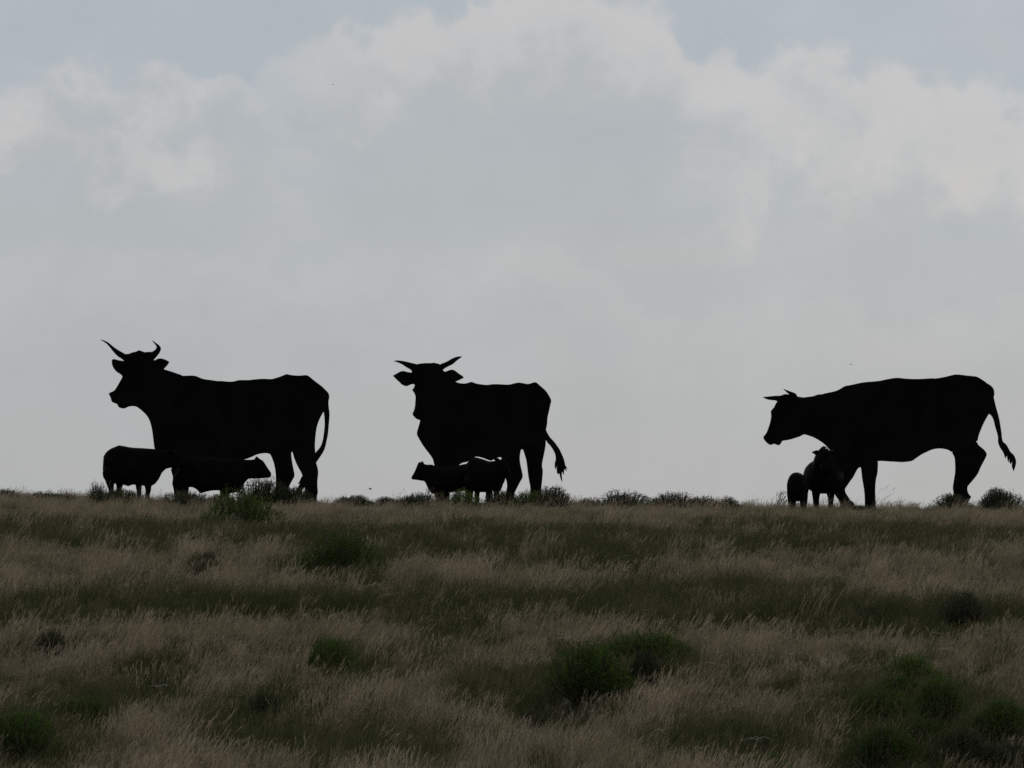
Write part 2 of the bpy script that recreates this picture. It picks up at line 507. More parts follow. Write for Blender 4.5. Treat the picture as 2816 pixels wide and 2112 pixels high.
C2 = [(110,182),(140,176),(190,180),(240,190),(290,203),(335,212),(370,206),(420,202),(470,203),(495,198),(520,205),(555,212),(585,202),
      (625,185),(665,160),(700,145),(735,138),(766,140),(740,158),(705,185),(680,210),(640,230),(600,250),(583,265),(588,280),(605,284),
      (630,274),(650,266),(680,265),(705,280),(735,305),(765,322),(780,340),(755,355),(725,368),(700,380),(730,392),(780,398),(815,392),
      (850,380),(875,388),(900,398),(950,406),(1005,411),(1040,404),(1100,402),(1150,406),(1210,408),(1250,397),(1300,386),(1340,393),
      (1385,402),(1415,396),(1440,386),(1468,384),(1490,405),(1520,430),(1560,465),(1590,510),(1614,560),(1602,600),(1590,660),(1575,720),
      (1572,790),(1560,832),(1575,870),(1600,910),(1635,945),(1665,985),(1690,1020),(1710,1065),(1730,1110),(1740,1150),(1745,1178),
      (1770,1208),(1748,1200),(1762,1232),(1735,1212),(1730,1270),(1715,1235),(1710,1265),(1718,1340),(1697,1300),(1688,1250),(1675,1262),
      (1661,1235),(1664,1180),(1656,1215),(1644,1195),(1642,1160),(1655,1110),(1648,1065),(1625,1020),(1600,985),(1575,960),(1560,935),
      (1556,1000),(1540,1080),(1525,1150),(1523,1190),(1532,1220),(1528,1280),(1522,1340),(1516,1400),(1522,1470),(1525,1640),(1412,1640),
      (1415,1460),(1412,1380),(1400,1320),(1390,1260),(1382,1190),(1375,1130),(1360,1080),(1345,1030),(1333,1020),(1322,1030),(1312,1080),
      (1312,1130),(1322,1190),(1342,1270),(1335,1300),(1310,1340),(1290,1380),(1265,1430),(1250,1480),(1235,1640),(1150,1640),(1165,1480),
      (1185,1410),(1192,1370),(1185,1320),(1172,1290),(1160,1220),(1146,1130),(1133,1097),(1100,1099),(1068,1116),(1035,1133),(990,1114),
      (940,1097),(890,1090),(850,1112),(812,1143),(775,1147),(742,1162),(715,1200),(650,1250),(640,1640),(520,1640),(520,1300),(510,1200),
      (495,1160),(490,1130),(475,1095),(440,1050),(405,1005),(375,960),(350,915),(335,890),(333,860),(345,820),(358,775),(364,745),(330,735),
      (300,705),(290,685),(305,655),(315,620),(318,570),(322,530),(315,500),(298,470),(288,460),(305,435),(315,412),(300,400),(275,405),
      (235,425),(190,408),(170,385),(135,355),(105,322),(140,302),(180,280),(210,277),(245,288),(280,292),(287,280),(270,262),(230,240),
      (195,215),(150,195)]
cutout('cow_cutout', 'giant black cow cutout with wide horns and spread ears, facing the viewer', 120.0, (1050, 940), 3.457, C2,
       [('horn', (287,280), (335,212), [(345,250)]), ('horn', (555,212), (583,265), [(540,250)]),
        ('ear', (588,280), (700,380), [(610,385), (570,330)]), ('ear', (315,412), (280,292), [(330,320), (340,390)]),
        ('tail', (1560,832), (1560,935), [(1530,880)]),
        ('hind_leg', (1560,935), (1333,1020), [(1440,960)]), ('hind_leg', (1322,1030), (1160,1220), [(1240,1040)]),
        ('foreleg', (650,1250), (510,1200), [(580,1140)])],
       [], [(1468,1000), (1240,1060), (585,1150)])

C3 = [(80,272),(130,268),(180,262),(225,262),(240,255),(262,248),(290,250),(300,255),(285,240),(265,222),(248,204),(275,215),(310,228),
      (345,240),(360,255),(365,272),(380,268),(386,275),(398,270),(404,277),(440,272),(500,265),(518,254),(526,256),(540,248),(548,252),
      (560,250),(600,240),(660,228),(690,218),(715,205),(750,182),(800,175),(860,160),(920,150),(980,146),(1040,140),(1100,126),(1160,116),
      (1190,116),(1250,123),(1320,126),(1400,124),(1455,119),(1490,122),(1560,110),(1600,100),(1650,88),(1690,90),(1750,98),(1800,102),
      (1830,107),(1870,130),(1910,160),(1950,185),(1968,215),(1970,250),(1965,275),(1975,320),(1985,360),(2000,410),(2012,460),(2020,510),
      (2028,560),(2032,610),(2040,640),(2065,655),(2085,690),(2100,720),(2130,745),(2145,780),(2148,810),(2138,850),(2127,878),(2116,848),
      (2112,838),(2116,795),(2104,822),(2092,800),(2094,768),(2084,808),(2076,775),(2073,748),(2060,775),(2050,742),(2040,718),(2020,690),
      (2005,660),(1998,625),(2002,605),(1990,555),(1975,510),(1965,460),(1945,420),(1925,412),(1910,435),(1880,490),(1855,550),(1840,590),
      (1832,640),(1835,660),(1860,680),(1890,705),(1912,740),(1890,785),(1860,840),(1835,900),(1800,945),(1770,980),(1748,1005),(1752,1045),
      (1765,1070),(1782,1085),(1765,1115),(1755,1135),(1740,1150),(1735,1300),(1612,1300),(1620,1160),(1630,1100),(1640,1050),(1630,1020),
      (1640,950),(1652,880),(1650,800),(1645,760),(1625,725),(1600,705),(1565,695),(1525,691),(1490,694),(1450,705),(1420,720),(1380,738),
      (1340,765),(1300,795),(1260,800),(1220,804),(1160,800),(1100,797),(1050,793),(1022,795),(1020,850),(1018,890),(1005,940),(1000,990),
      (998,1050),(1002,1110),(1008,1300),(910,1300),(915,1120),(910,1040),(900,980),(890,920),(885,860),(878,845),(862,850),(845,875),
      (820,925),(790,965),(770,995),(748,1025),(760,1060),(785,1095),(795,1115),(830,1135),(830,1180),(826,1240),(740,1240),(715,1150),
      (700,1110),(670,1070),(650,1020),(640,950),(640,900),(660,800),(645,720),(620,695),(590,660),(550,630),(500,602),(460,588),(420,574),
      (390,592),(330,612),(280,625),(240,628),(228,655),(215,667),(190,660),(172,652),(150,665),(125,655),(100,630),(86,605),(90,590),
      (110,570),(130,520),(145,470),(152,420),(146,395),(155,375),(175,355),(185,330),(200,310),(190,300),(150,298),(110,290)]
cutout('cow_cutout', 'giant black cow cutout with lowered head and small forward horns, walking left', 120.4, (2070, 1000), 2.965, C3,
       [('horn', (200,310), (240,255), [(250,290)]), ('horn', (300,255), (365,272), [(335,290)]),
        ('tail', (1965,275), (1925,412), [(1900,340)]),
        ('hind_leg', (1832,640), (1625,725), [(1680,640), (1760,610)]), ('foreleg', (1022,795), (878,845), [(900,760), (960,740)]),
        ('foreleg', (862,850), (640,900), [(700,820), (800,790)])],
       [], [(1720,690), (950,800), (740,930)])


# ------------------------------------------------------------------ live cattle in the shade of the cut-outs
def ring(cx, zt, zb, hw, cy=0.0, k=18):
    zc, rv = (zt + zb) / 2, (zt - zb) / 2
    o = []
    for j in range(k):
        a = 2 * math.pi * j / k
        c, s = math.cos(a), math.sin(a)
        o.append((cx, cy + hw * math.copysign(abs(s) ** .85, s), zc + rv * math.copysign(abs(c) ** .9, c)))
    return o


def remesh(mb, name, voxel=.024):
    """weld the overlapping volumes of a body into one continuous skin"""
    me = mb.build(name)
    bm = bmesh.new(); bm.from_mesh(me)
    bmesh.ops.recalc_face_normals(bm, faces=bm.faces)
    bm.to_mesh(me); bm.free()
    o = bpy.data.objects.new(name, me)
    COL.objects.link(o)
    md = o.modifiers.new('r', 'REMESH'); md.mode = 'VOXEL'; md.voxel_size = voxel; md.use_smooth_shade = True
    s = o.modifiers.new('s', 'SMOOTH'); s.iterations = 6; s.factor = .5
    dg = bpy.context.evaluated_depsgraph_get()
    r = bpy.data.meshes.new_from_object(o.evaluated_get(dg))
    bpy.data.objects.remove(o)
    r.name = name
    r.shade_smooth()
    return r


def ear(mb, base, tip, r):
    b, t = Vector(base), Vector(tip)
    mb.tube([b, b + (t - b) * .35, b + (t - b) * .7, t], [(.35 * r, .3 * r), (r, .5 * r), (r * .8, .4 * r), (.2 * r, .15 * r)], 8)


def profile_animal(name, label, Y, secs, legs, ears, tail, yaw_px=0.0, coat=None, group='dark cattle standing under the cow cutouts', cut=None):
    """an animal seen side-on: sections (px, top, bottom, half width in m), legs by joints (px, py, radius), side -1 / +1"""
    cxp = sum(s[0] for s in secs) / len(secs)
    x0 = at(cxp, 1380, Y).x
    z0 = gz(x0, Y)
    w = lambda px, py: (lambda q: (q.x - x0, q.z - z0))(at(px, py, Y))
    mb = MB()
    yo = lambda px: (px - cxp) * yaw_px
    rs = []
    for px, t, b, hw in secs:
        x, zt = w(px, t); _, zb = w(px, b)
        rs.append(ring(x, zt, zb, hw, yo(px)))
    mb.rings(rs)
    for side, js in legs:
        pts, rad = [], []
        for px, py, r in js:
            x, z = w(px, py)
            pts.append((x, side * .15 + yo(px), z)); rad.append(r)
        x, y, z = pts[-1]
        zg = gz(x0 + x, Y + y) - z0
        pts += [(x, y, zg + .06), (x, y, zg - .02)]; rad += [rad[-1] * 1.15, rad[-1] * 1.35]
        top = Vector(pts[0]) * 1.0; up = (Vector(pts[0]) - Vector(pts[1])).normalized()
        pts = [tuple(top + up * rad[0] * .75), tuple(top + up * rad[0] * .5)] + pts; rad = [rad[0] * .25, rad[0] * .75] + rad
        mb.tube(pts, rad, 10)
    for (px, py), (qx, qy), dy, dz_, r in ears:
        bx, bz = w(px, py); tx, tz = w(qx, qy)
        ear(mb, (bx, yo(px) + dy * .5, bz), (tx, yo(px) + dy, tz), r)
    if tail:
        pts = []
        for px, py, dy in tail:
            x, z = w(px, py); pts.append((x, yo(px) + dy, z))
        mb.tube(pts, [.035] * (len(pts) - 2) + [.05, .02], 8)
    o = link(name, remesh(mb, name), coat or M_COAT)
    o.location = (x0, Y, z0)
    return tag(o, label, 'cattle', group)


# bull at the far left, side on, looking right
profile_animal('bull', 'black bull standing side-on at the far left, rump to the left, head against the cutout', 118.3,
    [(284, 1268, 1290, .05), (287, 1250, 1305, .16), (294, 1241, 1318, .24), (305, 1233, 1330, .28), (327, 1224, 1331, .31), (345, 1227, 1335, .34),
     (353, 1229, 1338, .34), (365, 1230.5, 1333, .35), (382, 1231.5, 1334, .35), (400, 1232.5, 1337, .33), (415, 1233.5, 1338, .29), (427, 1234.5, 1331, .25),
     (438, 1235.5, 1317, .20), (445, 1236, 1301, .17), (457, 1237, 1289, .15), (470, 1236, 1287, .13), (480, 1236, 1287, .12), (489, 1240, 1287, .11),
     (497, 1253, 1286, .085), (503, 1265, 1284, .075), (507, 1272, 1281, .05)],
    [(-1, [(303, 1300, .20), (304, 1325, .12), (307, 1345, .075), (307.5, 1362, .068)]), (1, [(318, 1300, .19), (328, 1328, .11), (326.5, 1343, .075), (322, 1362, .06)]),
     (1, [(384, 1305, .15), (380, 1335, .085), (381, 1352, .068), (381, 1362, .062)]), (-1, [(412, 1305, .16), (408, 1335, .10), (409, 1350, .075), (407, 1362, .062)])],
    [((477, 1241), (463, 1239), -.26, 0, .075), ((477, 1241), (483, 1238), .26, 0, .075)],
    [(288, 1255, -.02), (285.5, 1285, -.03), (287.5, 1310, -.03), (291, 1322, -.03)])
# bull in front of the first cut-out's belly
profile_animal('bull', 'black bull under the belly of the first cutout, head in profile to the right', 118.9,
    [(489, 1285, 1310, .06), (492, 1268, 1325, .18), (500, 1258, 1338, .26), (515, 1253, 1340, .31), (530, 1253, 1340, .33), (541, 1254, 1346, .34),
     (552, 1255, 1358, .35), (565, 1255, 1353, .36), (585, 1255, 1349, .36), (605, 1256, 1349, .35), (625, 1257, 1358, .32), (645, 1259, 1355.5, .28),
     (660, 1262, 1351, .24), (667, 1263, 1345, .21), (673, 1263.6, 1327, .18), (684, 1264, 1316.5, .15), (696, 1263.5, 1316.5, .14), (703, 1261, 1317, .13),
     (709, 1258, 1316.5, .13), (716, 1262, 1316, .12), (724, 1267, 1315.5, .11), (731, 1278, 1315, .095), (738, 1289, 1315, .085), (743, 1296, 1313, .075),
     (746.5, 1302, 1308, .05)],
    [(-1, [(500, 1310, .19), (500, 1338, .12), (503, 1355, .10), (503, 1370, .08)]), (1, [(515, 1310, .17), (508, 1340, .10), (510, 1370, .07)]),
     (-1, [(618, 1325, .16), (617, 1352, .11), (614, 1370, .085), (613, 1380, .07)]), (1, [(626, 1325, .15), (622, 1360, .08), (621, 1380, .06)])],
    [((704, 1264), (709, 1255), -.10, 0, .06), ((704, 1264), (709, 1255.5), .10, 0, .06)],
    [(490, 1265, -.02), (487, 1300, -.03), (489, 1335, -.03), (490, 1350, -.03)])
# cow in front of the second cut-out, looking left
profile_animal('cow', 'black cow side-on facing left in front of the second cutout, bare back gleaming', 118.7,
    [(1131, 1311, 1318, .05), (1135, 1306, 1319.5, .075), (1140, 1297, 1319.5, .085), (1145, 1285, 1320, .095), (1150, 1272, 1321, .11), (1154, 1269.5, 1322, .12),
     (1160, 1271, 1322.5, .13), (1167, 1275.5, 1323, .135), (1172, 1277.5, 1332, .15), (1178, 1277.5, 1347, .18), (1185, 1276.5, 1355, .21), (1194, 1279.5, 1360, .25),
     (1206, 1282, 1362, .29), (1222, 1283, 1358, .33), (1242, 1282, 1354, .35), (1262, 1279, 1352, .36), (1282, 1275, 1349, .36), (1305, 1270, 1351, .36),
     (1328, 1268, 1352, .35), (1348, 1268, 1350, .33), (1366, 1270, 1342, .29), (1378, 1275, 1332, .24), (1385, 1284, 1318, .16), (1388, 1295, 1308, .06)],
    [(-1, [(1208, 1330, .17), (1206, 1358, .12), (1206, 1375, .085)]), (1, [(1222, 1330, .16), (1227, 1358, .10), (1226, 1375, .075)]),
     (-1, [(1368, 1320, .19), (1369, 1340, .12), (1365, 1358, .07), (1364, 1372, .062)]), (1, [(1352, 1320, .17), (1345, 1345, .10), (1344, 1372, .07)])],
    [((1160, 1274), (1165, 1271), -.20, 0, .06), ((1160, 1274), (1164, 1270.5), .20, 0, .06)],
    [(1387, 1285, .0), (1388, 1305, 0), (1385, 1330, 0)])


def generic_animal(name, label, X, Y, yaw, s, sx, head, coat, tail=True, wide=1.0, headturn=0.0, neck=1.0):
    """an animal in its own frame, facing +x: s = size, sx = length factor, head = (forward, height) of the poll, face pitch"""
    mb = MB()
    S = lambda *a: tuple(q * s for q in a)
    secs = [(-.88, 1.16, .92, .10), (-.85, 1.27, .76, .22), (-.70, 1.35, .64, .30), (-.50, 1.37, .60, .32), (-.2, 1.33, .56, .37), (.1, 1.33, .53, .38),
            (.4, 1.35, .53, .34), (.6, 1.35, .52, .28), (.75, 1.29, .56, .22), (.88, 1.16, .68, .14), (.94, 1.05, .8, .06)]
    mb.rings([ring(x * sx * s, t * s, b * s, w_ * s * wide) for x, t, b, w_ in secs])
    hx, hz, pitch = head
    c, sn = math.cos(headturn), math.sin(headturn)
    bx = .70 * sx
    def H(dx, dy, z): return (s * (bx + dx * c - dy * sn), s * (dx * sn + dy * c), s * z)
    dxp = hx - bx
    mb.tube([H(-.18, 0, 1.05), H(dxp * .45, 0, 1.05 * .5 + hz * .5 - .03), H(dxp, 0, hz - .12)], [(.30 * s, .20 * s * neck), (.22 * s * neck, .16 * s * neck), (.14 * s * neck, .12 * s * neck)], 14)
    f = lambda d, up: H(dxp + d * math.cos(pitch) + up * math.sin(pitch), 0, hz - .12 - d * math.sin(pitch) + up * math.cos(pitch))
    mb.tube([f(-.10, .05), f(.0, .03), f(.14, .0), f(.28, -.02), f(.40, -.03), f(.46, -.03)],
            [(.09 * s, .11 * s), (.15 * s, .15 * s), (.14 * s, .12 * s), (.105 * s, .09 * s), (.085 * s, .085 * s), (.05 * s, .05 * s)], 12)
    mb.tube([H(dxp - .03, 0, hz - .10), H(dxp - .03, 0, hz + .02), H(dxp - .02, 0, hz + .075)], [.12 * s, .09 * s, .02 * s], 10)
    for q in (-1, 1):
        b0 = H(dxp - .02, q * .09, hz - .07); b1 = H(dxp - .05, q * .29, hz - .085)
        ear(mb, b0, b1, .062 * s)
    for q in (-1, 1):
        mb.tube([S(.50 * sx, q * .10, 1.0), S(.50 * sx, q * .14, .85), S(.50 * sx, q * .17, .58), S(.51 * sx, q * .17, .38), S(.50 * sx, q * .16, .14), S(.52 * sx, q * .16, .06), S(.53 * sx, q * .16, -.03)],
                [.06 * s, .15 * s, .10 * s, .068 * s, .048 * s, .06 * s, .072 * s], 10)
        mb.tube([S(-.62 * sx, q * .08, 1.12), S(-.64 * sx, q * .12, .98), S(-.58 * sx, q * .16, .68), S(-.74 * sx, q * .18, .46), S(-.72 * sx, q * .17, .14), S(-.70 * sx, q * .17, .06), S(-.69 * sx, q * .17, -.03)],
                [.08 * s, .17 * s, .13 * s, .072 * s, .05 * s, .06 * s, .072 * s], 10)
    if tail:
        mb.tube([S(-.84 * sx, 0, 1.24), S(-.93 * sx, .0, 1.05), S(-.92 * sx, .02, .75), S(-.92 * sx, .03, .50), S(-.91 * sx, .03, .36)], [.035 * s, .03 * s, .025 * s, .045 * s, .015 * s], 8)
    o = link(name, remesh(mb, name), coat)
    o.location = (X, Y, gz(X, Y))
    o.rotation_euler = (0, 0, yaw)
    return tag(o, label, 'cattle', 'dark cattle standing under the cow cutouts')


# second cow there, standing with her rump to the left and her head hidden against the cut-out's hind leg
profile_animal('cow', 'black cow overlapping the side-on cow, hip bone raised, head turned away right', 118.0,
    [(1281, 1290, 1315, .05), (1284, 1274, 1332, .16), (1291, 1263, 1346, .24), (1301, 1256.3, 1352, .30), (1311, 1257.5, 1353, .33), (1322, 1260.5, 1354, .35),
     (1334, 1264.5, 1354, .35), (1345, 1268.5, 1354, .32), (1353, 1268, 1352, .28), (1360, 1267, 1344, .24), (1367, 1268, 1334, .20), (1373, 1266, 1326, .16),
     (1379, 1261, 1321, .14), (1385, 1260, 1318, .12), (1391, 1264, 1316, .11), (1396, 1274, 1315, .095), (1400, 1288, 1313, .08), (1403, 1298, 1310, .05)],
    [(-1, [(1292, 1325, .18), (1290, 1345, .115), (1291, 1362, .10), (1290, 1372, .085)]), (1, [(1308, 1325, .17), (1312, 1350, .075), (1312, 1372, .06)]),
     (-1, [(1345, 1330, .15), (1344, 1352, .085), (1343.5, 1372, .07)]), (1, [(1362, 1330, .14), (1364.5, 1352, .075), (1364.5, 1372, .062)])],
    [((1376, 1266), (1356, 1263), -.26, 0, .065), ((1383, 1263), (1405, 1265), .24, 0, .065)],
    [(1283, 1275, -.02), (1279.5, 1300, -.03), (1281, 1330, -.03), (1282, 1345, -.03)])
px2 = lambda px, Y: at(px, 1380, Y).x
generic_animal('cow', 'black cow facing the viewer with ears out, at the chest of the walking cutout', px2(2269, 118.6), 119.2, R(-93), 1.12, .85, (.90, 1.55, R(64)), M_COAT, wide=1.26, headturn=R(0), neck=1.5, tail=False)
generic_animal('calf', 'small dark calf seen from behind, tucked against the cow facing the viewer', px2(2196, 117.6), 117.9, R(82), .87, .85, (1.0, .92, R(20)), M_CALF, wide=.86)

# ------------------------------------------------------------------ grass: tufts scattered over the slope
def stuff_tree():
    """mesh = one tuft (faces) + scatter points (loose vertices): the tuft is instanced on the points"""
    t = bpy.data.node_groups.new('scatter_tufts', 'GeometryNodeTree')
    t.interface.new_socket('Geometry', in_out='INPUT', socket_type='NodeSocketGeometry')
    t.interface.new_socket('Geometry', in_out='OUTPUT', socket_type='NodeSocketGeometry')
    N, L = t.nodes.new, t.links.new
    gi, go = N('NodeGroupInput'), N('NodeGroupOutput')
    def att(name):
        a = N('GeometryNodeInputNamedAttribute'); a.data_type = 'FLOAT'; a.inputs[0].default_value = name
        return a.outputs[0]
    cmp_ = N('FunctionNodeCompare'); cmp_.operation = 'GREATER_THAN'; cmp_.inputs[1].default_value = .5
    L(att('is_point'), cmp_.inputs[0])
    sp = N('GeometryNodeSeparateGeometry'); sp.domain = 'POINT'
    L(gi.outputs[0], sp.inputs[0]); L(cmp_.outputs[0], sp.inputs['Selection'])
    cx = N('ShaderNodeCombineXYZ'); L(att('lean'), cx.inputs[1]); L(att('turn'), cx.inputs[2])
    er = N('FunctionNodeEulerToRotation'); L(cx.outputs[0], er.inputs[0])
    ip = N('GeometryNodeInstanceOnPoints')
    L(sp.outputs['Selection'], ip.inputs['Points']); L(sp.outputs['Inverted'], ip.inputs['Instance'])
    L(er.outputs[0], ip.inputs['Rotation']); L(att('size'), ip.inputs['Scale'])
    L(ip.outputs[0], go.inputs[0])
    return t


TREE = stuff_tree()


def scatter(name, label, mb, pts, turn, lean, size, material):
    nt_, npnt = len(mb.V), len(pts)
    me = bpy.data.meshes.new(name)
    me.from_pydata(mb.V + [tuple(p) for p in pts], [], mb.F)
    for an, vals in (('is_point', np.concatenate([np.zeros(nt_), np.ones(npnt)])), ('turn', np.concatenate([np.zeros(nt_), turn])),
                     ('lean', np.concatenate([np.zeros(nt_), lean])), ('size', np.concatenate([np.ones(nt_), size]))):
        a = me.attributes.new(an, 'FLOAT', 'POINT')
        a.data.foreach_set('value', vals.astype(np.float32))
    o = link(name, me, material)
    md = o.modifiers.new('scatter', 'NODES'); md.node_group = TREE
    return tag(o, label, kind='stuff')


def blade(mb, x, y, h, lean, dirn, w, head=0.0, hw=.008, curl=1.0):
    """one bent stem; head = length of the seed head"""
    dx, dy = math.cos(dirn), math.sin(dirn)
    a = rng.uniform(0, math.pi)
    ux, uy = math.cos(a), math.sin(a)
    pts = []
    for i in range(4):
        t = i / 3
        off = lean * h * (t ** 1.6) * curl
        pts.append((x + dx * off, y + dy * off, h * t * (1 - .18 * lean * t)))
    n = len(mb.V)
    for i, p in enumerate(pts):
        ww = w * (1 - .75 * i / 3)
        mb.V += [(p[0] - ux * ww, p[1] - uy * ww, p[2]), (p[0] + ux * ww, p[1] + uy * ww, p[2])]
    for i in range(3):
        mb.F.append((n + 2 * i, n + 2 * i + 1, n + 2 * i + 3, n + 2 * i + 2))
    if head:
        p, q = Vector(pts[-1]), Vector(pts[-2])
        t = (p - q).normalized()
        for k in range(4):
            b = p - t * head * (.25 * k - .15)
            sd_ = Vector((rng.uniform(-1, 1) + .5, rng.uniform(-1, 1), rng.uniform(.1, 1))).normalized()
            e = b + (t * .8 + sd_ * .7) * head * rng.uniform(.4, .6)
            nrm = t.cross(sd_).normalized() * hw * .5
            n = len(mb.V)
            mb.V += [tuple(b - nrm), tuple(b + nrm), tuple(e)]
            mb.F.append((n, n + 1, n + 2))


def dry_tuft(h, n, rad, lean):
    mb = MB()
    for _ in range(n):
        a, r = rng.uniform(0, 2 * math.pi), rad * math.sqrt(rng.random())
        hh = h * rng.uniform(.55, 1.1)
        tall = rng.random() < .55
        blade(mb, r * math.cos(a), r * math.sin(a), hh if tall else hh * .6, lean * rng.uniform(.25, 1.5), rng.gauss(0, .85), rng.uniform(.0012, .0023),
              rng.uniform(.05, .09) if tall else 0, .0045)
    return mb


def green_tuft(h, n, rad):
    mb = MB()
    for _ in range(n):
        a, r = rng.uniform(0, 2 * math.pi), rad * math.sqrt(rng.random())
        blade(mb, r * math.cos(a), r * math.sin(a), h * rng.uniform(.5, 1.1), rng.uniform(.1, .7), rng.uniform(0, 6.28) if rng.random() < .6 else rng.gauss(0, .6),
              rng.uniform(.0025, .0048), .05 if rng.random() < .15 else 0, .008)
    return mb


# patches of green growth among the dry grass: (x, y, half width, half depth)
GREEN = [(-7.99,91.5,2.43,3.6),(-3.8,91.5,2.3,4.2),(0.41,91.0,3.9,5.2),(7.2,92.5,3.3,5.4),(4.0,90,2.5,4.6),(2.11,84.5,1.99,2.07),(-10.4,92,1.5,3.5),(-6.04,74.73,2.25,2.72),
         (-3.68,74.78,1.67,1.97),(-0.8,74.40,1.67,2.56),(2.07,74.73,2.42,3.11),(4.78,73.68,1.93,1.88),(6.88,72.42,1.62,1.98),(3.19,76.44,2.31,2.95),
         (-7.65,73.35,0.97,2.73),(-6.29,59.29,0.96,2.98),(-5.5,62.87,0.97,1.98),(-2.06,58.25,1.49,1.71),(-0.04,63.16,0.70,2.00),(-3.58,58.21,0.89,1.06),
         (2.7,58.61,1.19,1.57),(5.38,60.41,1.39,4.34),(-1.12,69.52,0.72,3.39),(0.95,63.61,0.77,2.12),(-5.34,65.22,0.73,0.51),(-2.6,64.83,0.67,1.94),
         (1.95,65.21,0.73,1.55),(-3.09,84.34,1.03,5.98),(7.21,73.30,0.60,2.12),(-3.39,61.17,0.75,1.24),
         (-14,92,3,4),(14,92,4,5),(-11,74,2.5,2.5),(10.5,73,2.5,2.4),(-10,60,1.8,3),(9.5,60,2,3)]


def greenness(x, y):
    s = np.zeros_like(x)
    wob_ = .35 * np.sin(x * 1.9 + y * .6) + .3 * np.sin(x * .8 - y * .9 + 1) + .25 * np.sin(x * 3.7 + y * 1.7) + .22 * np.sin(x * 6.3 - y * 2.9)
    for cx_, cy_, rx, ry in GREEN:
        d = np.sqrt(((x - cx_) / rx) ** 2 + ((y - cy_) / ry) ** 2) + .33 * wob_
        s = np.maximum(s, np.clip((1.36 - d) / .6, 0, 1))
    return np.clip(s + .12 * wob_ * (s < .5) + .06, 0, 1)


